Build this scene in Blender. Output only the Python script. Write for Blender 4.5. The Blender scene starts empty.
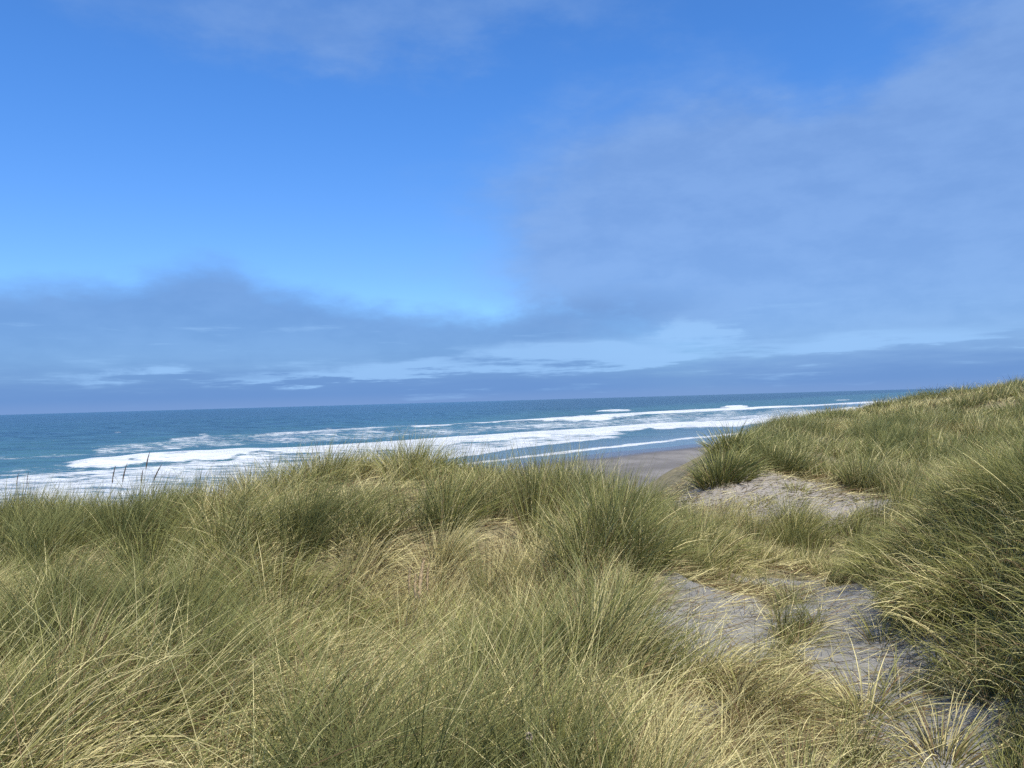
import bpy, math, random
import numpy as np
from mathutils import Matrix, Vector

S = bpy.context.scene
COL = S.collection
rng = np.random.default_rng(7)
R = math.radians

# ------------------------------------------------------------ camera
EYE = 8.0
FPX = 768.0
cam_d = bpy.data.cameras.new('camera'); cam = bpy.data.objects.new('camera', cam_d); COL.objects.link(cam)
cam_d.sensor_width = 36.0; cam_d.lens = 27.0; cam_d.clip_start = 0.05; cam_d.clip_end = 90000
PITCH, ROLL = 1.22, -1.62
CR = Matrix.Rotation(R(90 + PITCH), 4, 'X') @ Matrix.Rotation(R(ROLL), 4, 'Z')
cam.matrix_world = Matrix.Translation((0, 0, EYE)) @ CR
S.camera = cam
CRn = np.array(CR.to_3x3())

# ------------------------------------------------------------ world, sun, exposure
SUN_EL, SUN_AZ = 55.0, 157.0          # azimuth clockwise from +Y (view direction): behind and to the right
w = bpy.data.worlds.new('World'); S.world = w; w.use_nodes = True
sun_d = bpy.data.lights.new('sun', 'SUN'); sun = bpy.data.objects.new('sun', sun_d); COL.objects.link(sun)
sun_d.energy = 5.0; sun_d.angle = R(0.6); sun_d.color = (1.0, 0.94, 0.83)
sv = Vector((math.sin(R(SUN_AZ)) * math.cos(R(SUN_EL)), math.cos(R(SUN_AZ)) * math.cos(R(SUN_EL)), math.sin(R(SUN_EL))))
sun.rotation_euler = sv.to_track_quat('Z', 'Y').to_euler()
sun.location = (20, -20, 60)
S.view_settings.view_transform = 'Standard'; S.view_settings.look = 'None'
EXPO = 0.50
S.view_settings.exposure = EXPO; S.view_settings.gamma = 1.0
S.view_settings.use_curve_mapping = False
S.render.engine = 'CYCLES'
S.cycles.use_denoising = False
S.cycles.max_bounces = 6; S.cycles.diffuse_bounces = 2; S.cycles.glossy_bounces = 2
S.cycles.transmission_bounces = 3; S.cycles.transparent_max_bounces = 8
S.cycles.use_adaptive_sampling = True; S.cycles.adaptive_threshold = 0.02


class NT:
    """small helper to wire node trees"""
    def __init__(self, tree):
        self.t = tree; tree.nodes.clear()
    def n(self, typ, **kw):
        nd = self.t.nodes.new(typ)
        for k, v in kw.items():
            setattr(nd, k, v)
        return nd
    def set(self, sock, v):
        if hasattr(v, 'is_output') or isinstance(v, bpy.types.NodeSocket):
            self.t.links.new(v, sock)
        else:
            sock.default_value = v
    def m(self, op, a, b=0.0, c=None, clamp=False):
        nd = self.n('ShaderNodeMath', operation=op, use_clamp=clamp)
        self.set(nd.inputs[0], a); self.set(nd.inputs[1], b)
        if c is not None: self.set(nd.inputs[2], c)
        return nd.outputs[0]
    def mix(self, f, a, b, blend='MIX'):
        nd = self.n('ShaderNodeMix', data_type='RGBA', blend_type=blend)
        self.set(nd.inputs[0], f)
        for s, v in ((nd.inputs[6], a), (nd.inputs[7], b)):
            if isinstance(v, tuple) and len(v) == 3: v = (*v, 1)
            self.set(s, v)
        return nd.outputs[2]
    def ramp(self, f, a, b, lo=0.0, hi=1.0, smooth=True):
        nd = self.n('ShaderNodeMapRange', interpolation_type='SMOOTHSTEP' if smooth else 'LINEAR')
        self.set(nd.inputs['Value'], f)
        for k, v in (('From Min', a), ('From Max', b), ('To Min', lo), ('To Max', hi)): self.set(nd.inputs[k], v)
        return nd.outputs[0]
    def noise(self, vec, scale, detail=4, rough=0.5, dist=0.0):
        nd = self.n('ShaderNodeTexNoise')
        if vec is not None: self.set(nd.inputs['Vector'], vec)
        nd.inputs['Scale'].default_value = scale; nd.inputs['Detail'].default_value = detail
        nd.inputs['Roughness'].default_value = rough; nd.inputs['Distortion'].default_value = dist
        return nd.outputs['Fac']
    def attr(self, name, out='Fac'):
        nd = self.n('ShaderNodeAttribute', attribute_name=name)
        return nd.outputs[out]
    def mapping(self, vec, scale=(1, 1, 1), rot=(0, 0, 0), loc=(0, 0, 0)):
        nd = self.n('ShaderNodeMapping')
        self.set(nd.inputs['Vector'], vec)
        nd.inputs['Scale'].default_value = scale; nd.inputs['Rotation'].default_value = rot; nd.inputs['Location'].default_value = loc
        return nd.outputs[0]
    def bump(self, h, strength, dist, normal=None):
        nd = self.n('ShaderNodeBump')
        self.set(nd.inputs['Height'], h); nd.inputs['Strength'].default_value = strength; nd.inputs['Distance'].default_value = dist
        if normal is not None: self.set(nd.inputs['Normal'], normal)
        return nd.outputs[0]


def ray(px, py):
    v = CRn @ np.array([(px - 512) / FPX, -(py - 384) / FPX, -1.0])
    return v / np.linalg.norm(v)

def at_plane(px, py, z=0.0):
    d = ray(px, py); t = (z - EYE) / d[2]
    return np.array([d[0] * t, d[1] * t])

def azel(px, py):
    d = ray(px, py)
    return math.atan2(d[0], d[1]), math.asin(d[2])

def build_world():
    g = NT(w.node_tree)
    sky = g.n('ShaderNodeTexSky', sky_type='NISHITA', sun_disc=False)
    sky.sun_elevation = R(SUN_EL); sky.sun_rotation = R(SUN_AZ)
    sky.air_density = 1.0; sky.dust_density = 0.3; sky.ozone_density = 4.0; sky.altitude = 0
    tc = g.n('ShaderNodeTexCoord').outputs['Generated']
    sep = g.n('ShaderNodeSeparateXYZ'); g.set(sep.inputs[0], tc)
    X, Y, Z = sep.outputs
    az = g.m('ARCTAN2', X, Y); el = g.m('ARCSINE', Z)
    cmb = g.n('ShaderNodeCombineXYZ'); g.set(cmb.inputs[0], az); g.set(cmb.inputs[1], g.m('MULTIPLY', el, 2.2)); V = cmb.outputs[0]
    # soft warps so that no cloud keeps a geometric outline
    n1 = g.noise(V, 3.2, 6, 0.6); n2 = g.noise(g.mapping(V, loc=(7.3, 2.1, 0)), 5.0, 6, 0.6); n3 = g.noise(g.mapping(V, loc=(3.3, 5.1, 0)), 10.0, 7, 0.6)
    cmb2 = g.n('ShaderNodeCombineXYZ'); g.set(cmb2.inputs[0], az); g.set(cmb2.inputs[1], g.m('MULTIPLY', el, 10.0)); VS = cmb2.outputs[0]
    ns = g.noise(g.mapping(VS, loc=(1.3, 0.4, 0)), 7.0, 7, 0.62)
    c_ = lambda v, k: g.m('MULTIPLY', g.m('SUBTRACT', v, 0.5), k)
    azw = g.m('ADD', az, c_(n1, 0.30))
    elw = g.m('ADD', el, c_(n2, 0.16))
    def blob(px, py, rx, ry, amp, a=azw, e=elw, p=1.0):
        a0, e0 = azel(px, py)
        dx = g.m('MULTIPLY', g.m('SUBTRACT', a, a0), FPX / rx)
        dy = g.m('MULTIPLY', g.m('SUBTRACT', e, e0), FPX / ry)
        q = g.m('ADD', g.m('MULTIPLY', dx, dx), g.m('MULTIPLY', dy, dy))
        return g.m('MULTIPLY', g.m('EXPONENT', g.m('MULTIPLY', q, -p)), amp)
    def total(lst):
        o = lst[0]
        for b in lst[1:]: o = g.m('ADD', o, b)
        return o
    # top edge of the fog bank as a curve of azimuth
    fc = g.n('ShaderNodeFloatCurve')
    pts = [(-300, 300), (-60, 292), (60, 292), (120, 290), (165, 282), (215, 277), (255, 292), (310, 300), (360, 312), (430, 322), (500, 322), (550, 312), (620, 300), (720, 300), (900, 310), (1200, 320)]
    cv = fc.mapping.curves[0]
    xy = []
    for p_ in pts:
        a0, e0 = azel(p_[0], p_[1] - 12); xy.append(((a0 + 1.0) / 2.0, e0 / 0.3))
    cv.points[0].location = (0.0, xy[0][1]); cv.points[1].location = (1.0, xy[-1][1])
    for q_ in xy: cv.points.new(*q_)
    fc.mapping.update()
    g.set(fc.inputs['Value'], g.m('MULTIPLY', g.m('ADD', az, 1.0), 0.5))
    edge = g.m('MULTIPLY', fc.outputs[0], 0.3)
    dd = g.m('SUBTRACT', g.m('ADD', edge, g.m('ADD', c_(n3, 0.055), c_(n2, 0.05))), el)
    bankm = g.ramp(dd, -0.016, 0.030)
    bankm = g.m('MULTIPLY', bankm, g.ramp(az, 0.36, 0.02))
    veil = total([blob(890, 262, 330, 118, 1.15), blob(850, 75, 80, 45, -0.5), blob(560, 190, 90, 50, 0.25), blob(690, 150, 150, 62, 0.72), blob(1045, 85, 100, 75, 0.8),
                  blob(1250, 200, 320, 200, 1.1), blob(600, 270, 80, 45, 0.5)])
    veilm = g.ramp(g.m('ADD', veil, g.m('ADD', c_(n2, 0.55), c_(n3, 0.60))), 0.08, 1.02)
    wisp = g.ramp(g.m('ADD', total([blob(330, 15, 260, 60, 0.9), blob(560, 10, 120, 40, 0.4)]), g.m('ADD', c_(n2, 0.8), c_(n3, 0.5))), 0.25, 1.25)
    # fog lying on the sea
    low = g.ramp(g.m('ADD', el, c_(ns, 0.045)), 0.070, 0.014)
    # bright gaps
    el2 = g.m('ADD', el, c_(ns, 0.06)); az2 = g.m('ADD', az, c_(n3, 0.25))
    gap = total([blob(565, 352, 90, 11, 1.15, az2, el2), blob(650, 360, 55, 8, 0.8, az2, el2), blob(410, 368, 75, 7, 0.95, az2, el2), blob(320, 378, 90, 5, 0.8, az2, el2), blob(160, 372, 45, 6, 0.85, az2, el2),
                 blob(695, 330, 34, 16, 0.75, az2, el2), blob(870, 340, 100, 9, 0.85, az2, el2)])
    gapm = g.ramp(g.m('ADD', g.m('MULTIPLY', gap, 1.2), c_(ns, 2.6)), 0.12, 0.90)
    gapm = g.m('MULTIPLY', gapm, g.ramp(el, 0.120, 0.095))
    base = g.mix(1.0, sky.outputs[0], g.mix(g.ramp(el, 0.12, 0.42), (0.58, 0.87, 1.24), (0.50, 0.94, 1.44)), 'MULTIPLY')
    K = 10.0 / 2 ** EXPO   # the Background strength below is 0.1
    sc = lambda r_, g_, b_: (r_ * K, g_ * K, b_ * K)
    dark = g.mix(g.ramp(n3, 0.35, 0.65), sc(0.143, 0.286, 0.60), sc(0.170, 0.325, 0.65))
    lilac = g.mix(g.ramp(n3, 0.35, 0.65), sc(0.208, 0.362, 0.70), sc(0.250, 0.415, 0.76))
    fog = sc(0.140, 0.290, 0.63)
    glow = sc(0.33, 0.58, 0.96)
    c = g.mix(g.m('MULTIPLY', veilm, 0.74), base, lilac)
    c = g.mix(g.m('MULTIPLY', wisp, 0.55), c, lilac)
    c = g.mix(g.m('MULTIPLY', bankm, 0.80), c, dark)
    c = g.mix(g.m('MULTIPLY', low, 0.85), c, fog)
    c = g.mix(g.m('MULTIPLY', gapm, 0.80), c, glow)
    hz = g.ramp(el, 0.016, 0.0)
    c = g.mix(g.m('MULTIPLY', hz, 0.55), c, sc(0.22, 0.36, 0.67))
    bg = g.n('ShaderNodeBackground'); g.set(bg.inputs[0], c); bg.inputs[1].default_value = 0.1
    out = g.n('ShaderNodeOutputWorld'); g.t.links.new(bg.outputs[0], out.inputs[0])
build_world()

# ------------------------------------------------------------ numpy noise and shape functions
_tab = rng.random((256, 256))
def vnoise(x, y, seed=0):
    x = np.asarray(x, float) + seed * 17.13; y = np.asarray(y, float) + seed * 9.71
    xi = np.floor(x).astype(int); yi = np.floor(y).astype(int)
    fx = x - xi; fy = y - yi; fx = fx * fx * (3 - 2 * fx); fy = fy * fy * (3 - 2 * fy)
    a = _tab[xi & 255, yi & 255]; b = _tab[(xi + 1) & 255, yi & 255]
    c = _tab[xi & 255, (yi + 1) & 255]; d = _tab[(xi + 1) & 255, (yi + 1) & 255]
    return (a * (1 - fx) + b * fx) * (1 - fy) + (c * (1 - fx) + d * fx) * fy
def fbm(x, y, seed=0, o=4):
    s = 0; a = 0.5; t = 0
    for i in range(o):
        s = s + a * vnoise(x * 2 ** i, y * 2 ** i, seed + i); t += a; a *= 0.5
    return s / t
def sstep(a, b, v):
    t = np.clip((v - a) / (b - a), 0, 1); return t * t * (3 - 2 * t)

def signed(px_, py_, poly):
    """distance to a polyline that runs left to right; positive beyond it (seaward)"""
    x = np.asarray(px_, float); y = np.asarray(py_, float)
    best = np.full(np.broadcast(x, y).shape, 1e18); sg = np.ones_like(best)
    for (x0, y0), (x1, y1) in zip(poly[:-1], poly[1:]):
        dx, dy = x1 - x0, y1 - y0; L2 = dx * dx + dy * dy
        t = np.clip(((x - x0) * dx + (y - y0) * dy) / L2, 0, 1)
        ex = x - x0 - t * dx; ey = y - y0 - t * dy
        d = ex * ex + ey * ey
        c = dx * (y - y0) - dy * (x - x0)
        up = d < best
        best = np.where(up, d, best); sg = np.where(up, np.sign(c), sg)
    return np.sqrt(best) * np.where(sg == 0, 1, sg)

def capsule(x, y, poly):
    return np.abs(signed(x, y, poly))

EDGE = [(-400, -330), (-60, -30), (-16, 7.2), (-6, 10.2), (-1.5, 10.4), (0.8, 10.0), (2.25, 10.2), (3.65, 13.2), (4.8, 16.2), (8.6, 24), (15, 34), (25, 50), (62, 110), (400, 690), (3000, 4700)]
SHORE = [(-3000, -2300), (-160, -60), (-60, 38), (-20, 72), (1, 99), (12.8, 112), (23, 120), (42, 140), (78, 195), (150, 330), (400, 760), (4000, 6500)]
MOUND = [(1.8, -3), (1.95, 2.4), (2.2, 3.6), (2.35, 4.8), (2.55, 5.8), (2.85, 6.8), (3.8, 8.4), (7, 10)]
RIDGE_X = [-12, -8, -6.3, -5.1, -3.4, -2.4, -1.2, -0.3, 0.6, 1.6, 2.4, 3.4]
RIDGE_B = [0.15, 0.30, 0.33, 0.28, 0.45, 0.74, 0.84, 0.72, 0.52, 0.20, -0.18, -0.22]

def gauss(x, y, cx, cy, sx, sy=None, rot=0.0):
    sy = sy or sx; c, s = math.cos(rot), math.sin(rot)
    u = (x - cx) * c + (y - cy) * s; v = -(x - cx) * s + (y - cy) * c
    return np.exp(-(u / sx) ** 2 - (v / sy) ** 2)

# patches of colour on the dune: x, y, sx, sy, greener (+) or more straw (-)
PATCH = [(-4.8, 8.0, 1.8, .8, .5), (-3.6, 6.6, 1.2, .7, -.8), (-2.5, 4.3, .6, .4, 1.0), (-2.0, 5.2, .8, .35, -.5), (-1.6, 3.5, 1.0, .35, -.6), (-2.1, 7.4, .7, .7, 1.0), (-.7, 6.2, .9, .8, -1.0),
         (-.9, 7.6, .7, .5, .4), (.1, 7.2, .4, .7, -1.0), (.85, 6.8, .55, .7, 1.1), (.15, 5.2, .35, .6, -.9), (.5, 4.4, .35, .6, 1.0), (-.3, 4.4, .4, .35, .6), (-.45, 3.7, .35, .35, -.8),
         (-.5, 2.7, .7, .4, .5), (2.0, 7.4, 1.0, .9, -.5), (1.9, 8.5, .6, .5, .6), (.85, 3.9, .3, .9, -.9), (1.1, 3.2, .5, .5, -.4), (-.2, 9.0, .5, .8, -.5), (3.4, 9.4, 1.6, 1.2, -.3), (2.6, 10.4, .7, .5, .5)]
def patches(x, y):
    o = 0
    for cx_, cy_, sx_, sy_, a_ in PATCH: o = o + a_ * gauss(x, y, cx_, cy_, sx_, sy_)
    return o

def height(x, y):
    x = np.asarray(x, float); y = np.asarray(y, float)
    r = np.hypot(x, y)
    top = 6.32 + 0 * x
    top = top + np.interp(x, RIDGE_X, RIDGE_B) * np.exp(-((y - 9.3) / 1.7) ** 2)
    top = top + 0.30 * gauss(x, y, -3.6, 5.8, 1.5, 1.1)          # swell of the ground on the left
    top = top - 0.22 * gauss(x, y, -1.6, 6.4, 0.9, 0.8)           # hollow behind the seed heads
    top = top + 0.22 * gauss(x, y, 0.7, 6.6, 0.8, 0.8)
    top = top - 0.10 * gauss(x, y, 1.6, 5.4, 0.7, 1.6)
    top = top - 0.20 * gauss(x, y, 3.6, 9.3, 1.6, 2.0)
    top = top + 0.20 * gauss(x, y, 5.0, 15.2, 2.2, 1.9)
    md = -signed(x, y, MOUND) + 0.7 * (fbm(x * 1.3, y * 1.3, 37, 2) - 0.5)
    top = top + (0.84 * sstep(-0.30, 1.35, md) + 0.22 * sstep(0.5, 2.2, md)) * sstep(8.6, 6.4, y) * (0.45 + 0.55 * sstep(1.5, 4.6, y))            # steep mound on the right
    top = top + 0.25 * gauss(x, y, 6.0, 9.5, 2.2, 1.8)
    top = top + 0.40 * gauss(x, y, 4.1, 14.4, 0.85, 1.6) + 0.22 * gauss(x, y, 5.8, 18.5, 1.8, 3.0)
    top = top + 0.42 * gauss(x, y, 8.6, 21.5, 4.2, 6.0, -0.5)
    top = top + 1.85 * gauss(x, y, 29, 33, 13.5, 10.5)
    top = top + 0.16 * (fbm(x * 0.9, y * 0.9, 3, 3) - 0.5) + 0.9 * (fbm(x * 0.16, y * 0.16, 5, 3) - 0.5) * sstep(9, 26, r) * (1 - 0.4 * sstep(60, 200, r))
    top = top + 0.05 * (fbm(x * 4, y * 4, 8, 3) - 0.5)
    top = top + 0.24 * np.clip(patches(x, y), -1, 1) + 0.34 * (fbm(x * 0.62, y * 0.62, 97, 2) - 0.5) * sstep(12.5, 17, y)
    s = signed(x, y, EDGE)
    sh = signed(x, y, SHORE)
    s = s + 1.6 * (vnoise(x * 0.35, y * 0.35, 11) - 0.5) * sstep(11, 20, r)
    # beach: gentle berm, then under the water
    beach = np.where(sh < 0, np.minimum(-sh * 0.032, 1.35 + 0.1 * (fbm(x * .1, y * .1, 9, 3) - .5)), -sh * 0.03)
    beach = np.maximum(beach, -6) + 0.06 * (fbm(x * 0.5, y * 0.5, 21, 3) - 0.5) * sstep(4, -8, sh)
    k = sstep(0.2, 13, s)
    k = np.where(s <= 0.2, 0, k ** 0.8)
    return top * (1 - k) + beach * k

BARE = [([(1.22, 5.2), (1.50, 6.0), (1.85, 6.9)], 0.36),
        ([(1.5, 2.6), (1.95, 4.0), (2.3, 5.2), (2.6, 6.4), (2.6, 7.6)], 0.33),
        ([(0.92, 4.0), (1.02, 4.5)], 0.10),
        ([(3.5, 12.4), (4.3, 12.1), (4.8, 11.6)], 1.05), ([(1.9, 5.9), (2.4, 6.0)], 0.14)]
def bare(x, y):
    nz = (fbm(x * 2.3, y * 2.3, 31, 4) - 0.5)
    b = 0
    for poly, r in BARE:
        d = capsule(x, y, poly) + nz * 1.5 * r ** 0.6
        b = np.maximum(b, sstep(r * 1.25, r * 0.7, d))
    return b

# ------------------------------------------------------------ mesh helpers
def mesh_obj(name, verts, faces, mat, smooth=False, cols=None, attrs=None, parent=None, loc=None):
    """faces: (F,4) or (F,3) int array"""
    me = bpy.data.meshes.new(name)
    verts = np.ascontiguousarray(verts, np.float32); faces = np.ascontiguousarray(faces, np.int32)
    if loc is not None: verts = verts - np.array(loc, np.float32)
    nf, k = faces.shape
    me.vertices.add(len(verts)); me.vertices.foreach_set('co', verts.ravel())
    me.loops.add(nf * k); me.loops.foreach_set('vertex_index', faces.ravel())
    me.polygons.add(nf); me.polygons.foreach_set('loop_start', np.arange(nf, dtype=np.int32) * k)
    me.update(calc_edges=True)
    if smooth: me.polygons.foreach_set('use_smooth', np.ones(nf, bool))
    if cols is not None:
        a = me.color_attributes.new('col', 'FLOAT_COLOR', 'POINT')
        c = np.ones((len(verts), 4), np.float32); c[:, :3] = cols
        a.data.foreach_set('color', c.ravel())
    for nme, v in (attrs or {}).items():
        a = me.attributes.new(nme, 'FLOAT', 'POINT'); a.data.foreach_set('value', np.ascontiguousarray(v, np.float32))
    me.materials.append(mat)
    o = bpy.data.objects.new(name, me); COL.objects.link(o)
    if loc is not None: o.location = loc
    if parent is not None: o.parent = parent
    return o

def tag(o, label=None, cat=None, group=None, kind=None):
    for k, v in (('label', label), ('category', cat), ('group', group), ('kind', kind)):
        if v: o[k] = v
    return o

def polar(angs, rads, zf):
    A, Q = np.meshgrid(angs, rads, indexing='xy')       # rows are radii
    x = np.sin(A) * Q; y = np.cos(A) * Q
    z = zf(x, y)
    nr, na = A.shape
    i, j = np.meshgrid(np.arange(nr - 1), np.arange(na), indexing='ij')
    j2 = (j + 1) % na
    f = np.stack([i * na + j, (i + 1) * na + j, (i + 1) * na + j2, i * na + j2], -1).reshape(-1, 4)[:, ::-1]
    v = np.stack([x, y, z], -1).reshape(-1, 3)
    # close the middle
    c = len(v); v = np.vstack([v, [[0, 0, float(zf(np.array([0.0]), np.array([0.0]))[0])]]])
    jj = np.arange(na); f2 = np.stack([jj, (jj + 1) % na, np.full(na, c), np.full(na, c)], -1)
    return v, f, f2[:, :3][:, ::-1]

def new_mat(name):
    m = bpy.data.materials.new(name); m.use_nodes = True
    return m, NT(m.node_tree)

# ------------------------------------------------------------ materials
def mat_sand():
    m, g = new_mat('dune sand')
    geo = g.n('ShaderNodeNewGeometry'); P = geo.outputs['Position']
    litter = g.attr('litter'); wet = g.attr('wet'); far = g.attr('far')
    n = g.noise(P, 1.3, 5, 0.6); n2 = g.noise(P, 55, 4, 0.7); n3 = g.noise(P, 9, 4, 0.6)
    c = g.mix(g.ramp(n, 0.3, 0.7), (0.178, 0.172, 0.155), (0.242, 0.234, 0.210))
    c = g.mix(far, c, (0.285, 0.255, 0.215))
    c = g.mix(g.ramp(n2, 0.35, 0.75, 0.0, 0.35), c, (0.10, 0.10, 0.10))
    lc = g.mix(g.ramp(n3, 0.35, 0.65), (0.12, 0.10, 0.045), (0.24, 0.20, 0.10))
    c = g.mix(litter, c, lc)
    beachc = g.mix(g.ramp(g.noise(g.mapping(P, scale=(1, 0.4, 1), rot=(0, 0, R(-38))), 0.22, 5, 0.65), 0.35, 0.65), (0.125, 0.115, 0.103), (0.190, 0.176, 0.158))
    beachm = g.attr('beach')
    c = g.mix(beachm, c, beachc)
    c = g.mix(wet, c, (0.085, 0.08, 0.08))
    rr = g.ramp(wet, 0, 1, 0.95, 0.22)
    p = g.n('ShaderNodeBsdfPrincipled')
    g.set(p.inputs['Base Color'], c); g.set(p.inputs['Roughness'], rr); p.inputs['Specular IOR Level'].default_value = 0.3
    rip = g.noise(g.mapping(P, scale=(1, 3.2, 1), rot=(0, 0, R(35))), 3.2, 3, 0.5, 0.6)
    b = g.bump(rip, 0.5, 0.05)
    b = g.bump(n3, 0.2, 0.02, b)
    b = g.bump(n2, 0.4, 0.006, b)
    g.set(p.inputs['Normal'], b)
    o = g.n('ShaderNodeOutputMaterial'); g.t.links.new(p.outputs[0], o.inputs[0])
    return m

def mat_blade(name='grass blade', rough=0.6, trans=0.25):
    m, g = new_mat(name)
    col = g.attr('col', 'Color')
    d = g.n('ShaderNodeBsdfPrincipled'); g.set(d.inputs['Base Color'], col); d.inputs['Roughness'].default_value = rough
    d.inputs['Specular IOR Level'].default_value = 0.10
    t = g.n('ShaderNodeBsdfTranslucent'); g.set(t.inputs[0], g.mix(1.0, col, (1.0, 1.05, 0.6), 'MULTIPLY'))
    mx = g.n('ShaderNodeMixShader'); mx.inputs[0].default_value = trans
    g.t.links.new(d.outputs[0], mx.inputs[1]); g.t.links.new(t.outputs[0], mx.inputs[2])
    o = g.n('ShaderNodeOutputMaterial'); g.t.links.new(mx.outputs[0], o.inputs[0])
    return m

def mat_sea():
    m, g = new_mat('sea water')
    geo = g.n('ShaderNodeNewGeometry'); P = geo.outputs['Position']
    foam = g.attr('foam'); shal = g.attr('shallow'); far = g.attr('far')
    al = g.mapping(P, scale=(0.35, 1, 1), rot=(0, 0, R(-33)))
    nb = g.noise(al, 0.10, 5, 0.6); ns = g.noise(al, 0.65, 6, 0.65, 0.8); nf = g.noise(al, 2.6, 5, 0.7, 0.5)
    c = g.mix(g.ramp(nb, 0.35, 0.65), (0.008, 0.033, 0.066), (0.024, 0.072, 0.098))
    c = g.mix(far, c, (0.004, 0.023, 0.052))
    st = g.noise(g.mapping(P, scale=(0.22, 1, 1), rot=(0, 0, R(-28))), 0.33, 7, 0.72)
    c = g.mix(g.ramp(st, 0.38, 0.62, 0.0, 0.9), g.mix(0.45, c, (0.003, 0.018, 0.04)), g.mix(0.5, c, (0.07, 0.17, 0.22)))
    c = g.mix(g.m('MULTIPLY', g.attr('surf'), g.ramp(nb, 0.35, 0.6, 0.35, 1.0)), c, (0.045, 0.120, 0.128))
    c = g.mix(shal, c, (0.13, 0.19, 0.235))
    # foam: the attribute says how much there is, the noise breaks it into streaks and lace
    k = g.m('ADD', g.m('MULTIPLY', ns, 0.65), g.m('MULTIPLY', nf, 0.35))
    th = g.m('SUBTRACT', 0.72, g.m('MULTIPLY', foam, 0.36))
    fm = g.ramp(g.m('SUBTRACT', k, th), -0.055, 0.10)
    fm = g.m('MULTIPLY', fm, g.ramp(foam, 0.0, 0.12))
    c = g.mix(g.m('MULTIPLY', fm, 0.95), c, g.mix(nf, (0.40, 0.43, 0.45), (0.66, 0.68, 0.69)))
    # thin aerated water round the foam
    p = g.n('ShaderNodeBsdfPrincipled')
    g.set(p.inputs['Base Color'], c)
    g.set(p.inputs['Roughness'], g.ramp(fm, 0, 1, 0.24, 0.9))
    p.inputs['IOR'].default_value = 1.33; p.inputs['Specular IOR Level'].default_value = 0.30
    w1 = g.noise(g.mapping(P, scale=(0.45, 1, 1), rot=(0, 0, R(-30))), 0.12, 6, 0.6)
    w2 = g.noise(g.mapping(P, scale=(0.5, 1, 1), rot=(0, 0, R(-30))), 0.9, 5, 0.65)
    b = g.bump(w1, 1.0, 2.6); b = g.bump(w2, 1.0, 0.55, b)
    b = g.bump(nf, 0.6, 0.10, b)
    g.set(p.inputs['Normal'], b)
    o = g.n('ShaderNodeOutputMaterial'); g.t.links.new(p.outputs[0], o.inputs[0])
    return m

M_SAND = mat_sand(); M_BLADE = mat_blade(); M_DEAD = mat_blade('dead straw', 0.7, 0.15); M_SEA = mat_sea()

# ------------------------------------------------------------ ground
def angles(lo, hi, fine, coarse):
    a = np.arange(R(lo), R(hi), R(fine)); b = np.arange(R(hi), R(lo + 360), R(coarse))
    return np.concatenate([a, b])
GA = angles(-46, 46, 0.22, 2.0)
GR = np.concatenate([np.geomspace(0.5, 2.2, 24)[:-1], np.geomspace(2.2, 18, 240)[:-1], np.geomspace(18, 260, 150)[:-1], np.geomspace(260, 9000, 40)])
v, f, fc = polar(GA, GR, height)
faces = f
xs, ys = v[:, 0], v[:, 1]
sE = signed(xs, ys, EDGE); sS = signed(xs, ys, SHORE); rr_ = np.hypot(xs, ys)
cover = (1 - bare(xs, ys)) * sstep(9, 4, sE)
onbeach = sstep(5, 10, sE)
wet = sstep(-13, -4, sS + 3 * (vnoise(xs * 0.12, ys * 0.12, 3) - 0.5))
attrs = {'litter': cover * 0.9, 'wet': wet, 'beach': onbeach, 'far': sstep(8, 12, rr_) * (1 - onbeach)}
fall = np.vstack([f, np.column_stack([fc, fc[:, 2]])[:0]]) if False else f
ground = mesh_obj('ground', v, fall, M_SAND, True, attrs=attrs)
tag(ground, 'grey dune sand falling to a flat beach', kind='structure')

# ------------------------------------------------------------ sea
def project(x, y, z):
    d = np.stack([x, y, z - EYE], -1) @ CRn
    q = np.maximum(-d[..., 2], 1e-6)
    return 512 + FPX * d[..., 0] / q, 384 - FPX * d[..., 1] / q, -d[..., 2]

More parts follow.
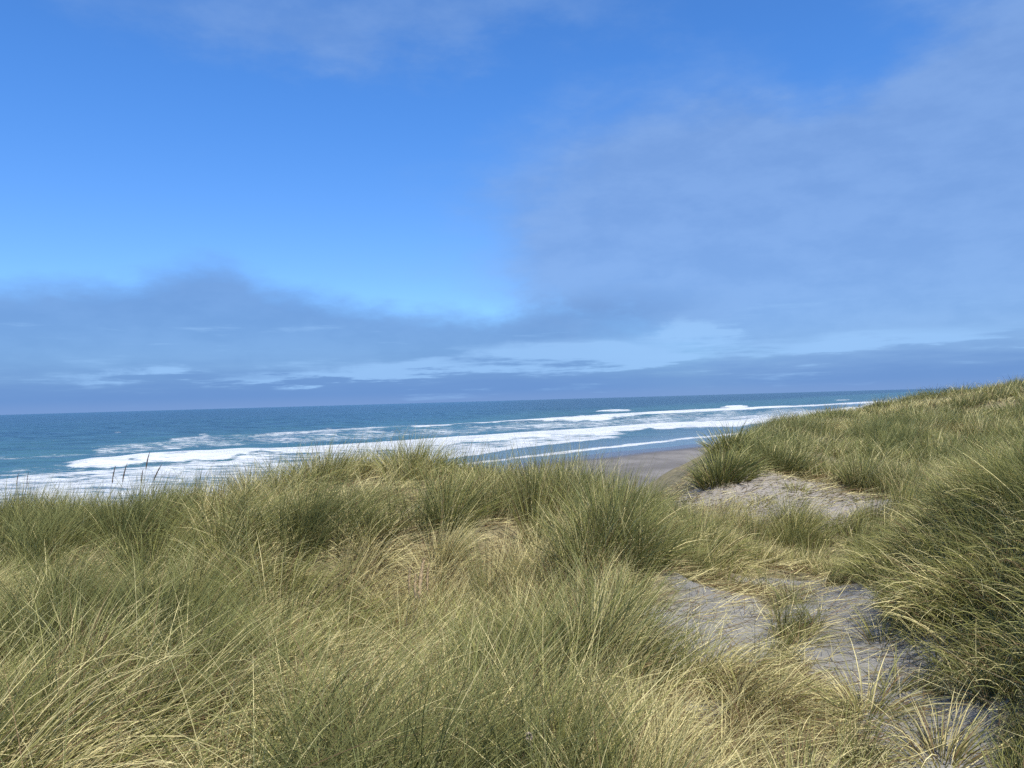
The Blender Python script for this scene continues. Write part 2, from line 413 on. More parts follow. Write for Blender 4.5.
# (x, top y, bottom y) read off the photograph, carried onto the water plane
BANDS = [
 (1.00, 2.5, [(-60, 474, 484), (0, 471, 480), (40, 467, 474), (78, 462, 470)], 0.50),
 (1.00, 1.2, [(76, 463, 467), (110, 460.5, 467), (200, 455, 460), (260, 451, 456), (300, 449.5, 455), (350, 446, 453), (400, 441.5, 450), (450, 438, 446), (520, 434, 440), (600, 428, 435), (650, 424, 431), (700, 423.5, 429), (745, 421, 426), (800, 415, 420), (860, 407, 411), (900, 400, 404)], 0.99),
 (1.00, 3.0, [(-60, 482, 540), (0, 480, 535), (60, 472, 530), (110, 470, 530), (200, 460.5, 520), (300, 455, 490), (350, 452, 468), (400, 449, 463), (450, 446, 456), (520, 440, 447), (570, 437, 442), (612, 434, 437)], 0.80),
 (1.00, 1.0, [(430, 455, 462), (520, 445, 448), (570, 440, 442.5), (608, 437, 438.5)], 0.9),
 (1.00, 1.0, [(420, 427.5, 430), (470, 424, 426), (520, 421, 424.2), (560, 418.5, 422), (610, 415, 419.5), (640, 413, 417), (700, 410.5, 413.8), (740, 408, 411.5), (790, 406.5, 408.5), (850, 403.8, 406), (880, 402, 404)], 1.05),
 (1.00, 1.6, [(265, 435, 438.5), (330, 429, 434), (380, 427, 431), (425, 424, 428)], 0.72),
 (1.00, 1.0, [(596, 410, 412.6), (631, 409.6, 412.2)], 1.1),
 (1.00, 1.0, [(722, 406, 408.6), (748, 405.4, 407.6)], 1.05),
 (1.00, 1.0, [(460, 464.0, 465.8), (520, 457, 459), (560, 452.5, 454.5), (600, 447.5, 449.3), (650, 442, 443.6), (700, 436.8, 438.6), (745, 431.8, 433.5), (800, 424, 425.6)], 1.0),
 (1.00, 4.0, [(100, 448, 458), (200, 436, 448), (300, 432, 444), (400, 431, 437), (500, 426, 433), (600, 420, 427), (700, 414, 423), (800, 409, 416)], 0.60),
 (1.00, 1.5, [(0, 457, 460), (60, 455, 458), (110, 452, 454)], 0.52),
 (1.00, 0.8, [(198, 434.5, 437), (212, 434.8, 436.6)], 0.7),
 (1.00, 0.8, [(114, 432, 433.5), (120, 432, 433.5)], 0.7),
 (1.00, 1.2, [(480, 427.5, 430), (560, 424, 426.5), (640, 419, 422), (720, 414, 418)], 0.66),
 (1.00, 1.2, [(700, 418, 422), (760, 414, 419), (820, 410, 414)], 0.72),
 (1.00, 0.8, [(835, 399.4, 400.4), (852, 399, 399.8)], 0.7),
]
WAVES = [  # (crest y in the photograph at x), height in metres
 ([(60, 466), (110, 464), (200, 457), (300, 453), (400, 447), (520, 438), (650, 429), (745, 424), (860, 409)], 0.75, 60, 900, 2.2),
 ([(300, 437), (420, 430), (520, 424), (610, 418), (700, 413), (800, 408.6), (880, 404)], 0.9, 280, 950, 1.5),
 ([(0, 440), (200, 433), (400, 420), (600, 411)], 0.35, -100, 600, 2.0),
 ([(560, 414.4), (600, 413), (640, 411.5), (760, 408)], 0.55, 570, 700, 1.2),
]
def foam_shape(px, py):
    wob = (fbm(px * 0.03, py * 0.12, 41, 4) - 0.5) * 5.0
    out = np.zeros_like(px)
    for _, soft, pts, st in BANDS:
        X = [p[0] for p in pts]; T = np.interp(px, X, [p[1] for p in pts]); B = np.interp(px, X, [p[2] for p in pts])
        if X[-1] - X[0] < 60:
            t_ = np.clip((px - X[0]) / (X[-1] - X[0]), 0, 1); hh = (B - T) * 0.5 * (1 - (4 * t_ * (1 - t_)) ** 0.7); T = T + hh * 1.2; B = B - hh * 0.6
        if st > 0.95:
            T = T + (fbm(px * 0.11, py * 0.02, 45, 3) - 0.5) * 1.6 * (B - T) / 5.0; B = B + (fbm(px * 0.06, py * 0.02, 47, 3) - 0.5) * 1.6 * (B - T) / 5.0
        q = py + wob * min(1, soft * 0.35)
        m = sstep(-soft, soft * 0.4, q - T) * sstep(-soft, soft * 0.6, B - q)
        e = 26 if X[-1] - X[0] > 60 else 9
        m = m * sstep(X[0] - e, X[0] + 2, px) * sstep(X[-1] + e, X[-1] - 2, px)
        out = np.maximum(out, m * st * (0.80 + 0.34 * vnoise(px * 0.045 + 7 * st, py * 0.25, 15)))
    return out
def sea_z(x, y):
    r = np.hypot(x, y)
    px, py, dep = project(x, y, np.zeros_like(x))
    z = np.zeros_like(x)
    ok = (dep > 10) & (r > 30)
    for pts, h, a, b, sig in WAVES:
        X = [p[0] for p in pts]; c = np.interp(px, X, [p[1] for p in pts])
        d = py - c
        prof = np.where(d < 0, np.exp(-(d / (sig * 1.8)) ** 2), np.exp(-(d / sig) ** 2))
        env = sstep(a, a + 40, px) * sstep(b, b - 40, px) * (0.7 + 0.6 * vnoise(px * 0.03, 0 * px, 5))
        z = z + np.where(ok, h * prof * env, 0)
    u = -0.62 * x + 0.78 * y
    v_ = 0.78 * x + 0.62 * y
    amp = sstep(40, 90, r) * (1 - sstep(500, 1500, r))
    shs = signed(x, y, SHORE)
    amp = amp * sstep(2, 60, shs)
    z = z + amp * (0.22 * np.sin(u * 0.28 + 2.5 * fbm(v_ * .02, u * .02, 2, 2)) + 0.5 * (fbm(u * 0.16, v_ * 0.05, 14, 4) - 0.5))
    return z * sstep(-1, 12, shs) + 0.02
SA = angles(-40, 42, 0.13, 3.0)
SR = np.concatenate([np.geomspace(25, 60, 20)[:-1], np.geomspace(60, 700, 420)[:-1], np.geomspace(700, 60000, 130)])
v, f, fc = polar(SA, SR, sea_z)
v = v[:-1]
px, py, dep = project(v[:, 0], v[:, 1], np.zeros(len(v)))
fo = np.where((dep > 20), foam_shape(px, py), 0)
shs = signed(v[:, 0], v[:, 1], SHORE)
fo = np.maximum(fo, 0.42 * sstep(60, 25, shs) * (np.abs(px - 512) > 600))
attrs = {'surf': sstep(5, 30, shs) * sstep(230, 110, shs) * 0.8, 'foam': fo, 'shallow': sstep(38, 2, shs) * 0.8, 'far': sstep(250, 1200, np.hypot(v[:, 0], v[:, 1]))}
sea = mesh_obj('sea', v, f, M_SEA, True, attrs=attrs)
tag(sea, 'blue ocean with lines of white surf', kind='structure')

# ------------------------------------------------------------ grass blades
GREEN = np.array([0.050, 0.083, 0.010]); OLIVE = np.array([0.218, 0.238, 0.043]); STRAW = np.array([0.86, 0.76, 0.38])
BLUE = np.array([0.12, 0.19, 0.070]); BROWN = np.array([0.19, 0.130, 0.070])

def blades(root, L, W, az, th0, th1, K, c0, c1, power=1.3):
    N = len(root)
    t = np.linspace(0, 1, K + 1)
    th = th0[:, None] + (th1 - th0)[:, None] * t[None, :] ** power
    azc = az[:, None] + (rng.normal(0, 0.16, N))[:, None] * t[None, :]
    d = np.stack([np.sin(th) * np.cos(azc), np.sin(th) * np.sin(azc), np.cos(th)], -1)      # N,K+1,3
    seg = (d[:, 1:] + d[:, :-1]) * 0.5 * (L[:, None, None] / K)
    P = np.concatenate([np.zeros((N, 1, 3)), np.cumsum(seg, 1)], 1) + root[:, None, :]
    ph = rng.uniform(0, math.pi, N)[:, None] + rng.normal(0, 0.8, N)[:, None] * t[None, :]
    p = np.stack([-np.sin(azc), np.cos(azc), np.zeros_like(azc)], -1)
    q = np.cross(d, p)
    side = np.cos(ph)[..., None] * p + np.sin(ph)[..., None] * q
    wd = (W[:, None] * (1 - 0.93 * t[None, :] ** 1.8) * 0.5)[..., None]
    V = np.stack([P - side * wd, P + side * wd], 2)                                           # N,K+1,2,3
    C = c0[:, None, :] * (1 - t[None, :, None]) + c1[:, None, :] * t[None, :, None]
    C = np.repeat(C[:, :, None, :], 2, 2)
    base = (np.arange(N) * (K + 1) * 2)[:, None]
    k = (np.arange(K) * 2)[None, :]
    b = base + k
    F = np.stack([b, b + 1, b + 3, b + 2], -1).reshape(-1, 4)
    return V.reshape(-1, 3).astype(np.float32), F, C.reshape(-1, 3).astype(np.float32)

def blade_colours(N, green, dry):
    """green: 0 straw .. 1 green, dry: share of dead blades"""
    u = rng.random(N); g = np.clip(green + rng.normal(0, 0.22, N), 0, 1)[:, None]
    live = np.where(g > 0.5, OLIVE * (2 - 2 * g) + GREEN * (2 * g - 1), STRAW * 0.72 * (1 - 2 * g) + OLIVE * 2 * g)
    live = np.where((u < 0.12)[:, None], live * 0.5 + BLUE * 0.5, live)
    dead = STRAW[None, :] * rng.uniform(0.65, 1.12, N)[:, None]
    dead = np.where((rng.random(N) < 0.36)[:, None], BROWN[None, :] * rng.uniform(.8, 1.3, N)[:, None], dead)
    isd = (rng.random(N) < dry)[:, None]
    c = np.where(isd, dead, live) * rng.uniform(0.82, 1.2, N)[:, None]
    root = c * 0.45 + BROWN * 0.28  # brown sheath, plus shade at the blade base painted into the colour
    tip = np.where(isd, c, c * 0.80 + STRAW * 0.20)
    return root, tip

WIND = -0.12
# what the patches of the photograph look like: (px, py, radius px, extra green, extra length, extra lean)
def fields(x, y):
    """greenness, length, lean, dryness at a spot on the dune"""
    gN = fbm(x * 0.55, y * 0.55, 51, 3); g2 = fbm(x * 1.6, y * 1.6, 57, 2)
    pp = patches(x, y); green = 0.44 + 1.0 * (gN - 0.5) + 0.8 * (g2 - 0.5) + 0.30 * pp
    ln = 0.66 + 0.5 * (fbm(x * 0.8, y * 0.8, 61, 2) - 0.5)
    lean = 0.70 + 1.4 * (fbm(x * 0.5, y * 0.5, 67, 2) - 0.5)
    dry = 0.27 + 0.8 * (fbm(x * 0.9, y * 0.9, 71, 2) - 0.5) - 0.16 * pp
    # bottom left: long, swept flat to the right
    k = gauss(x, y, -1.7, 3.0, 1.4, 1.0); ln = ln + 0.20 * k; lean = lean + 0.95 * k; dry = dry + .12 * k
    k = gauss(x, y, -1.1, 5.4, 1.3, 0.9); lean = lean + 0.55 * k; dry = dry + .30 * k; ln = ln - 0.05 * k
    # crest: upright short blades
    k = sstep(8.2, 9.6, y) * (x < 2.3); lean = lean * (1 - 0.6 * k); ln = ln * (1 - 0.22 * k); green = green + 0.05 * k
    # right mound: olive and dense
    k = sstep(0.0, 0.6, -signed(x, y, MOUND)) * sstep(9.0, 7.0, y); green = green * (1 - k) + (0.30 + 1.0 * (g2 - 0.5)) * k; dry = dry * (1 - k) + 0.26 * k; ln = ln * (1 - k) + (0.62 + 0.5 * (g2 - 0.5)) * k
    # thin short grass along the sand
    b = sstep(1.1, 0.2, np.abs(x - (0.95 + 0.28 * y)) - 0.25) * (y < 8.5); ln = ln * (1 - 0.50 * b); lean = lean + 0.35 * b; dry = dry + 0.12 * b
    k = gauss(x, y, 3.4, 9.0, 1.7, 2.2); ln = ln * (1 - 0.38 * k); green = green + 0.05 * k
    # hill
    k = sstep(11, 16, y); hc = fbm(x * 0.75, y * 0.55, 91, 2) - 0.47
    ln = ln * (1 - 0.15 * k); green = green + (0.10 + 2.6 * hc) * k; dry = dry + (0.10 - 1.6 * hc) * k
    return np.clip(green, 0, 1), np.clip(ln, 0.25, 1.1), np.clip(lean, 0.15, 1.6), np.clip(dry, 0.06, 0.85)

def clump_field(cx, cy, n_per, rad, W, K, lmul=1.0, keep=None):
    """grass in clumps: centres, blades per clump, clump radius"""
    idx = np.repeat(np.arange(len(cx)), n_per)
    N = len(idx)
    crand = rng.random(len(cx)); cg = rng.normal(0, 0.20, len(cx)); cl = rng.uniform(0.55, 1.22, len(cx)); cspl = rng.uniform(0.35, 1.25, len(cx))
    caz = WIND + 1.7 * (fbm(cx * 0.7, cy * 0.7, 77, 2) - 0.5) + rng.normal(0, 0.28, len(cx))
    a = rng.uniform(0, 2 * math.pi, N); q = np.sqrt(rng.random(N)) ; rr = q * rad[idx]
    x = cx[idx] + np.cos(a) * rr; y = cy[idx] + np.sin(a) * rr
    m = rng.random(N) > bare(x, y) * 1.05
    x, y, idx, a, q = x[m], y[m], idx[m], a[m], q[m]; N = len(x)
    g, ln, lean, dry = fields(x, y)
    b = bare(x, y)
    A = sstep(0.41, 0.55, 0.48 + (0.7 + 0.9 * sstep(10, 13, cy)) * (fbm(cx * 1.3, cy * 1.3, 88, 2) - 0.5) + 0.11 * patches(cx, cy) + rng.normal(0, 0.07, len(cx)))[idx]
    g = g + (A - 0.42) * 1.15; dry = np.clip(dry + (0.5 - A) * 0.50, 0.03, 0.85); lean = lean * (1.35 - 0.7 * A)
    L = ln * cl[idx] * rng.uniform(0.55, 1.06, N) * lmul * (1 - 0.35 * b) * (0.80 + 0.36 * A)
    # direction: outward from the clump centre, then bent by the wind
    sp = (q * cspl[idx])
    hx = np.cos(a) * sp + np.cos(caz[idx]) * lean * 0.45 + rng.normal(0, .10, N)
    hy = np.sin(a) * sp + np.sin(caz[idx]) * lean * 0.45 + rng.normal(0, .10, N)
    az0 = np.arctan2(hy, hx); th0 = np.clip(np.hypot(hx, hy) * 0.75, 0.02, 1.25)
    th1 = th0 + lean * rng.uniform(0.35, 1.35, N)
    z = height(x, y)
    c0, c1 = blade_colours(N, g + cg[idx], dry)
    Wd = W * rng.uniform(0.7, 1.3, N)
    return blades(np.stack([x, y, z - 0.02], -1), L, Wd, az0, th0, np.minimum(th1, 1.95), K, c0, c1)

def merge(parts):
    V = []; F = []; C = []; o = 0
    for v, f, c in parts:
        V.append(v); F.append(f + o); C.append(c); o += len(v)
    return np.concatenate(V), np.concatenate(F), np.concatenate(C)

def scatter(x0, x1, y0, y1, dens, test):
    n = int((x1 - x0) * (y1 - y0) * dens)
    x = rng.uniform(x0, x1, n); y = rng.uniform(y0, y1, n)
    m = test(x, y); return x[m], y[m]
def wedge(x, y, marg=1.3, k=0.70):
    return (np.abs(x) < k * y + marg)

EDGE_S = lambda x, y: signed(x, y, EDGE)
# near field
cx, cy = scatter(-8, 9, 0.9, 6.6, 17, lambda x, y: wedge(x, y) & (EDGE_S(x, y) < 1.5) & (np.hypot(x, y) > 1.1))
ex, ey = scatter(1.8, 6, 1.5, 9, 34, lambda x, y: (np.abs(-signed(x, y, MOUND) - 0.55) < 0.75))
cx = np.concatenate([cx, ex]); cy = np.concatenate([cy, ey])
near = clump_field(cx, cy, rng.integers(75, 185, len(cx)), rng.uniform(0.06, 0.22, len(cx)), 0.0041, 5)
cx, cy = scatter(-10, 11, 6.6, 13.0, 12, lambda x, y: wedge(x, y) & (EDGE_S(x, y) < np.where((y > 10.2) & (x > 1.5), -0.3, 1.6)))
mid = clump_field(cx, cy, rng.integers(75, 180, len(cx)), rng.uniform(0.08, 0.28, len(cx)), 0.0050, 4)
# thin upright blades that fray the crest against the sea
n = 2600; x = rng.uniform(-8.5, 2.4, n); y = rng.uniform(8.9, 9.9, n)
c0, c1 = blade_colours(n, np.full(n, 0.85), np.full(n, 0.12))
fray = blades(np.stack([x, y, height(x, y) - 0.02], -1), rng.uniform(0.38, 0.72, n), np.full(n, 0.0045), rng.normal(WIND, 0.9, n), rng.uniform(0.02, 0.3, n), rng.uniform(0.2, 0.8, n), 4, c0 * 0.8, c1 * 0.8)
# blades hanging down the steep face of the right hand mound
x, y = scatter(1.7, 6.5, 1.6, 8.4, 1500, lambda x, y: (np.abs(-signed(x, y, MOUND) - 1.02) < 0.90))
n = len(x); gm = fbm(x * 1.8, y * 1.8, 57, 2)
c0, c1 = blade_colours(n, np.clip(0.74 + 1.1 * (gm - 0.5) + rng.normal(0, .12, n), 0, 1), np.full(n, 0.20))
hang = blades(np.stack([x, y, height(x, y) - 0.01], -1), rng.uniform(0.20, 0.50, n), rng.uniform(0.003, 0.0062, n), math.pi + 0.45 + rng.normal(0, 0.75, n) + 3.0 * (vnoise(x * 1.2, y * 1.2, 4) - 0.5), rng.uniform(0.1, 0.8, n), rng.uniform(1.1, 2.3, n), 5, c0, c1)
V, F, C = merge([near, mid, fray, hang])
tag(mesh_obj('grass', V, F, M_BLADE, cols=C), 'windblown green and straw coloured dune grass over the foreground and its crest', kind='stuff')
n_near = len(F)
# hill behind
cx, cy = scatter(1, 50, 13.0, 26, 5.2, lambda x, y: wedge(x, y, 2.5) & (EDGE_S(x, y) < np.where(y < 17, -0.1, 1.0)) & (rng.random(len(x)) < 0.45 + 0.9 * sstep(0.30, 0.50, fbm(x * 0.8, y * 0.8, 81, 2))))
h1 = clump_field(cx, cy, rng.integers(70, 150, len(cx)), rng.uniform(0.20, 0.48, len(cx)), 0.0085, 3, 1.0)
cx, cy = scatter(5, 75, 26, 60, 5.2, lambda x, y: wedge(x, y, 3) & (EDGE_S(x, y) < 1.6) & (rng.random(len(x)) < 0.45 + 0.9 * sstep(0.30, 0.50, fbm(x * 0.8, y * 0.8, 81, 2))))
h2 = clump_field(cx, cy, rng.integers(24, 55, len(cx)), rng.uniform(0.25, 0.6, len(cx)), 0.016, 3, 1.05)
V, F, C = merge([h1, h2])
tag(mesh_obj('hill_grass', V, F, M_BLADE, cols=C), 'dune grass covering the hill that rises on the right', kind='stuff')
print('blades faces', n_near, len(F))

# dead straw lying on the sand, between and under the live blades
def thatch(x, y, W, K=2, lo=0.12, hi=0.45):
    N = len(x)
    az = rng.normal(WIND, 1.1, N); th0 = rng.uniform(1.15, 1.6, N); th1 = th0 + rng.normal(0.08, 0.15, N)
    c = STRAW[None, :] * rng.uniform(0.22, 0.85, N)[:, None]
    c = np.where((rng.random(N) < 0.4)[:, None], BROWN[None, :] * rng.uniform(0.5, 1.2, N)[:, None], c)
    return blades(np.stack([x, y, height(x, y) + rng.uniform(0.0, 0.05, N)], -1), rng.uniform(lo, hi, N), np.full(N, W), az, th0, th1, K, c, c * 1.05)
x, y = scatter(-7, 8, 1.2, 7.5, 950, lambda x, y: wedge(x, y) & (rng.random(len(x)) > 0.72 * bare(x, y)))
t1 = thatch(x, y, 0.0042)
x, y = scatter(-8, 11, 7.5, 14.5, 260, lambda x, y: wedge(x, y) & (EDGE_S(x, y) < 1.5) & (rng.random(len(x)) > 0.80 * bare(x, y)))
t2 = thatch(x, y, 0.008)
x, y = scatter(2.4, 6.6, 11.2, 15, 170, lambda x, y: bare(x, y) > 0.2)
t3 = thatch(x, y, 0.010, 2, 0.05, 0.22); t3 = (t3[0], t3[1], t3[2] * 0.5)
V, F, C = merge([t1, t2, t3])
tag(mesh_obj('dry_grass', V, F, M_DEAD, cols=C), 'dead straw lying on the sand between the clumps', kind='stuff')

# ------------------------------------------------------------ tussocks one can tell apart
def tussock(x, y, rad, L, n, W, green, dry, splay, lean, label, az=WIND, K=5, tone=1.0, drop=0.0):
    a = rng.uniform(0, 2 * math.pi, n); q = np.sqrt(rng.random(n))
    X = x + np.cos(a) * q * rad; Y = y + np.sin(a) * q * rad
    sp = q * splay
    hx = np.cos(a) * sp + math.cos(az) * lean * 0.4 + rng.normal(0, .12, n)
    hy = np.sin(a) * sp + math.sin(az) * lean * 0.4 + rng.normal(0, .12, n)
    th0 = np.clip(np.hypot(hx, hy) * 0.8, 0.02, 1.3)
    th1 = np.minimum(th0 + (lean + 0.25) * rng.uniform(0.25, 1.4, n), 2.1 + drop)
    c0, c1 = blade_colours(n, np.full(n, green), np.full(n, dry))
    ll = L * rng.uniform(0.55, 1.15, n) * (1 - 0.25 * q)
    v, f, c = blades(np.stack([X, Y, height(X, Y) - 0.02], -1), ll, W * rng.uniform(0.7, 1.3, n), np.arctan2(hy, hx), th0, th1, K, c0 * tone, c1 * tone)
    z = float(height(np.array([x]), np.array([y]))[0])
    o = mesh_obj('grass_tussock', v, f, M_BLADE, cols=c, loc=(x, y, z))
    return tag(o, label, 'grass tussock', 'grass tussocks on the dune')
TUS = [
 # x, y, rad, L, n, W, green, dry, splay, lean, label
 (-2.30, 9.35, .34, .66, 520, .0075, .72, .14, .9, .35, 'upright green tussock on the dune crest, left of two standing up against the surf'),
 (-1.20, 9.35, .30, .62, 480, .0075, .66, .12, .9, .35, 'rounded olive tussock on the dune crest, right of two standing up against the surf'),
 (-0.28, 9.20, .34, .58, 460, .0075, .36, .30, 1.0, .35, 'pale yellowish tussock on the dune crest left of the swash line'),
 (0.62, 9.30, .36, .50, 480, .0075, .74, .22, 1.0, .4, 'dark footed tussock on the dune crest just left of the open beach'),
 (2.00, 8.30, .32, .62, 520, .0070, .88, .18, 1.2, .7, 'dark green tussock with splayed blades where the crest ends under the beach'),
 (-1.80, 6.30, .46, .85, 900, .0062, .86, .20, .8, .8, 'large dark green tussock arching to the right in the middle of the slope'),
 (0.78, 6.55, .40, .74, 800, .0062, .92, .10, 1.0, .5, 'big bushy green tussock beside the sandy hollow'),
 (0.48, 4.60, .36, .76, 700, .0056, .95, .08, .7, .35, 'upright blue green tussock below the bushy green one'),
 (4.15, 14.5, .44, .72, 620, .0105, .85, .15, .9, .5, 'green tussock on the hill edge, next inland from the dark one against the beach'),
 (3.62, 13.25, .44, .74, 950, .0105, .97, .10, .9, .55, 'dark rounded tussock at the left foot of the hill against the beach'),
 (4.85, 13.9, .52, .66, 620, .0110, .95, .12, .8, .5, 'green tussock overhanging the pale sand scar at the foot of the hill'),
 (4.0, 13.4, .20, .42, 240, .0100, .90, .15, .8, .4, 'small dark tussock standing alone above the pale sand scar'),
 (6.0, 13.0, .50, .64, 560, .0110, .90, .22, .8, .5, 'dark tussock at the right end of the pale sand scar'),
 (8.4, 17.6, .75, .66, 700, .0135, .97, .08, .9, .5, 'broad dark green tussock halfway up the hill'),
 (10.4, 17.6, .70, .62, 620, .0135, .95, .08, .9, .5, 'dark green tussock halfway up the hill near the right edge'),
 (6.9, 19.4, .60, .58, 480, .0150, .92, .10, .9, .5, 'green tussock on the seaward shoulder of the hill'),
 (11.2, 26.5, .80, .62, 520, .0190, .96, .10, .9, .5, 'dark tussock breaking the skyline of the hill beside the sea'),
 (15.6, 29.0, .85, .62, 480, .0200, .85, .16, .9, .5, 'brownish tussock high on the hill under its skyline'),
 (12.6, 22.5, .70, .66, 560, .0160, .97, .08, .9, .5, 'dark green tussock just under the hill top, left of a straw coloured slope'),
 (13.2, 19.4, .70, .64, 560, .0150, .93, .10, .9, .5, 'dark tussock in the straw coloured grass at the right edge of the hill'),
 (9.2, 23.8, .65, .56, 460, .0170, .95, .10, .9, .5, 'low green tussock under the seaward skyline of the hill'),
 (7.6, 15.4, .50, .56, 480, .0120, .90, .15, .9, .5, 'rounded green tussock to the right above the pale sand scar'),
 (17.5, 27.0, .80, .62, 480, .0190, .92, .10, .9, .5, 'green tussock high on the hill near the right edge of the picture'),
 (1.98, 5.35, .07, .34, 60, .0052, .62, .25, 1.2, .7, 'small thin green tussock growing out of the grey sand'),
 (2.42, 5.15, .08, .40, 70, .0052, .72, .20, 1.0, .6, 'sparse upright tussock on the far side of the grey sand'),
 (1.86, 4.12, .12, .52, 170, .0056, .22, .50, 1.3, .8, 'pale spiky tussock spreading over the grey sand near the bottom edge'),
 (2.05, 6.10, .08, .30, 80, .0056, .40, .40, 1.3, .9, 'short olive tussock between the two grey sand patches'),
 (2.20, 4.55, .07, .36, 60, .0052, .80, .10, 1.0, .6, 'tiny upright green sprout in the middle of the sand path'),
 (1.95, 3.55, .14, .46, 200, .0052, .30, .50, 1.4, 1.0, 'straw coloured tussock over the sand at the very bottom of the picture'),
 (1.30, 4.45, .14, .40, 190, .0054, .45, .40, 1.3, .9, 'low tangled tussock below the grey sand patch'),
 (4.5, 12.3, .16, .26, 90, .0090, .60, .30, 1.0, .5, 'small tuft in the middle of the pale sand scar'),
 (3.75, 11.8, .15, .24, 80, .0090, .50, .40, 1.0, .5, 'low tuft at the near left side of the pale sand scar'),
 (2.86, 5.05, .14, .60, 170, .0060, .05, .92, .8, 1.6, 'mop of bleached dead straw hanging from the dark mound over the sand'),
]
for t in TUS:
    kw = {}
    if 'mop of' in t[-1]: kw = dict(az=math.pi + 0.35, drop=0.5)
    tussock(*t, **kw)

# ------------------------------------------------------------ seed heads
def mat_plain(name, col, rough=0.8):
    m, g = new_mat(name)
    geo = g.n('ShaderNodeNewGeometry')
    n = g.noise(geo.outputs['Position'], 160, 3, 0.6)
    c = g.mix(g.ramp(n, 0.3, 0.7), tuple(v * 0.65 for v in col), tuple(min(1, v * 1.25) for v in col))
    p = g.n('ShaderNodeBsdfPrincipled'); g.set(p.inputs['Base Color'], c); p.inputs['Roughness'].default_value = rough
    o = g.n('ShaderNodeOutputMaterial'); g.t.links.new(p.outputs[0], o.inputs[0])
    return m
M_STEM = mat_plain('stem', (0.20, 0.17, 0.09)); M_SPIKE = mat_plain('seed spike', (0.10, 0.075, 0.055)); M_PLUME = mat_plain('dry seed plume', (0.42, 0.31, 0.17)); M_TUFT = mat_plain('pale tuft', (0.45, 0.37, 0.30))

def tube(P, Rr, sides=7):
    P = np.array(P, float); n = len(P); V = []
    for i in range(n):
        d = P[min(i + 1, n - 1)] - P[max(i - 1, 0)]; d /= np.linalg.norm(d)
        a = np.cross(d, [0.3, 1, 0.1]); a /= np.linalg.norm(a); b = np.cross(d, a)
        for k in range(sides):
            t = 2 * math.pi * k / sides
            V.append(P[i] + Rr[i] * (math.cos(t) * a + math.sin(t) * b))
    F = [(i * sides + k, i * sides + (k + 1) % sides, (i + 1) * sides + (k + 1) % sides, (i + 1) * sides + k) for i in range(n - 1) for k in range(sides)]
    return np.array(V), np.array(F)
def curve_pts(a, b, bow, n):
    a = np.array(a, float); b = np.array(b, float); t = np.linspace(0, 1, n)[:, None]
    return a + (b - a) * t + np.array(bow) * (t * (1 - t) * 4)
def seed_head(base, mid, tip, rad, label, ms, name='grass_seed_head', group=None, awns=90, awn_len=0.014):
    """base on the ground, mid where the spike begins, tip its end"""
    e = bpy.data.objects.new(name, None); COL.objects.link(e); e.location = base; e.empty_display_size = 0.1
    tag(e, label, 'seed head', group)
    B = np.array(base); m_ = np.array(mid) - B; t_ = np.array(tip) - B
    v, f = tube(curve_pts((0, 0, 0), m_, (-0.02, 0, 0), 9), np.linspace(0.0026, 0.0016, 9), 5)
    mesh_obj('stem', v, f, M_STEM, True, parent=e)
    n = 22; P = curve_pts(m_, t_, (-0.006, 0, 0.004), n); u = np.linspace(0, 1, n)
    prof = rad * np.clip(np.sin(np.pi * (0.06 + 0.92 * u)) ** 0.6 * (1 - 0.45 * u), 0.05, 1) * rng.uniform(0.8, 1.2, n)
    v, f = tube(P, prof, 8); v = v + rng.normal(0, rad * 0.13, v.shape)
    c = np.zeros_like(v)
    # bristles over the spike
    k = rng.integers(1, n - 1, awns); a = rng.uniform(0, 2 * math.pi, awns)
    d = (t_ - m_) / np.linalg.norm(t_ - m_); p = np.cross(d, [0, 1, 0]); p /= np.linalg.norm(p); q = np.cross(d, p)
    out = np.cos(a)[:, None] * p + np.sin(a)[:, None] * q
    s0 = P[k] + out * prof[k][:, None] * 0.8; s1 = s0 + (out * 0.45 + d) * awn_len * rng.uniform(.6, 1.3, awns)[:, None]
    wv = np.cross(out, d) * 0.0011
    av = np.stack([s0 - wv, s0 + wv, s1 + wv * .2, s1 - wv * .2], 1).reshape(-1, 3); af = np.arange(awns * 4).reshape(-1, 4) + len(v)
    mesh_obj('spike', np.vstack([v, av]), np.vstack([f, af]), ms, False, parent=e)
    return e
def at_depth(px, py, y):
    d = ray(px, py); t = y / d[1]; return np.array([d[0] * t, y, EYE + d[2] * t])
G5 = 'dark seed heads rising over the crest in front of the surf'
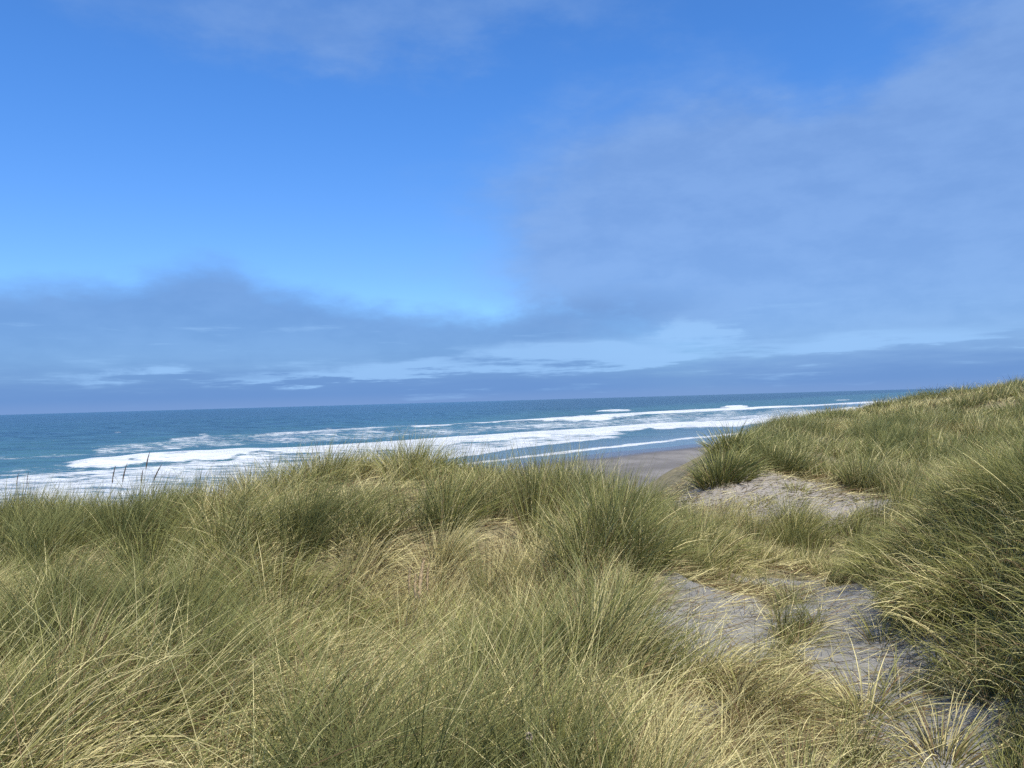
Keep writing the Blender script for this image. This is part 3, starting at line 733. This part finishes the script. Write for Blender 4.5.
for (bx, by), (tx, ty), y, lab in [
    ((112.3, 483), (115.5, 466), 9.5, 'leftmost of the five dark seed heads that stand up against the white surf'),
    ((122.5, 482), (127.2, 463.5), 9.4, 'second dark seed head from the left against the white surf, longer than the first'),
    ((141.5, 484), (143.2, 469), 9.45, 'short dark seed head in the middle of the five, just under the tallest one'),
    ((146, 469), (150, 451.5), 9.3, 'tallest dark seed head, its tip in front of the breaking wave'),
    ((153.5, 481), (161.8, 464.5), 9.4, 'rightmost dark seed head of the five, curving over to the right'),
    ((17.0, 486), (18.6, 473), 9.6, 'thin faint seed head on the crest at the far left edge'),
    ((27.0, 485), (28.6, 472), 9.55, 'thin seed head on the crest next to the one at the far left edge')]:
    m_ = at_depth(bx, by, y); t_ = at_depth(tx, ty, y)
    gx, gy = m_[0] - 0.06, y + 0.02; gz = float(height(np.array([gx]), np.array([gy]))[0])
    thin = 'thin' in lab
    seed_head((gx, gy, gz), m_, t_, 0.005 if thin else 0.0088, lab, M_SPIKE, group=G5, awns=60)
for (bx, by), (tx, ty), y, rad, lab in [
    ((409.5, 594), (410.5, 567), 4.95, .008, 'thin dry pinkish seed plume left of the taller pale one on the slope'),
    ((419.0, 598), (424.5, 558), 4.97, .016, 'tall fluffy pale pinkish seed plume in the middle of the grassy slope'),
    ((427.5, 590), (429.3, 564), 5.0, .008, 'narrow dry seed plume touching the right side of the tall pale one'),
    ((415.5, 598), (416.5, 574), 4.93, .010, 'short brownish seed plume in front of the tall pale one')]:
    m_ = at_depth(bx, by, y); t_ = at_depth(tx, ty, y)
    gx, gy = m_[0] - 0.02, y + 0.03; gz = float(height(np.array([gx]), np.array([gy]))[0])
    seed_head((gx, gy, gz), m_, t_, rad, lab, M_PLUME, name='seed_plume', group='dry seed plumes on the slope', awns=170, awn_len=0.022)
# a single pale fluffy tuft caught low in the grass
p = at_depth(529, 736, 2.95); n = 340
u = rng.normal(0, 1, (n, 3)); u /= np.linalg.norm(u, axis=1)[:, None]; rr2 = rng.uniform(0.4, 1, n)[:, None] * 0.018
s0 = u * rr2 * 0.2; s1 = u * rr2; wv = np.cross(u, [0.2, 0.1, 1]) * 0.0022
v = np.stack([s0 - wv, s0 + wv, s1 + wv * .4, s1 - wv * .4], 1).reshape(-1, 3)
gz = float(height(np.array([p[0]]), np.array([p[1]]))[0])
e = bpy.data.objects.new('dry_flower', None); COL.objects.link(e); e.location = (p[0], p[1], gz)
tag(e, 'small pale pinkish dried flower tuft low in the grass at the bottom edge', 'dried flower')
rel = np.array([0, 0, p[2] - gz])
mesh_obj('tuft', v + rel, np.arange(n * 4).reshape(-1, 4), M_TUFT, parent=e)
vv, ff = tube(curve_pts((0, 0, 0), rel, (0.02, 0, 0), 8), np.full(8, 0.002), 5)
mesh_obj('stem', vv, ff, M_STEM, True, parent=e)
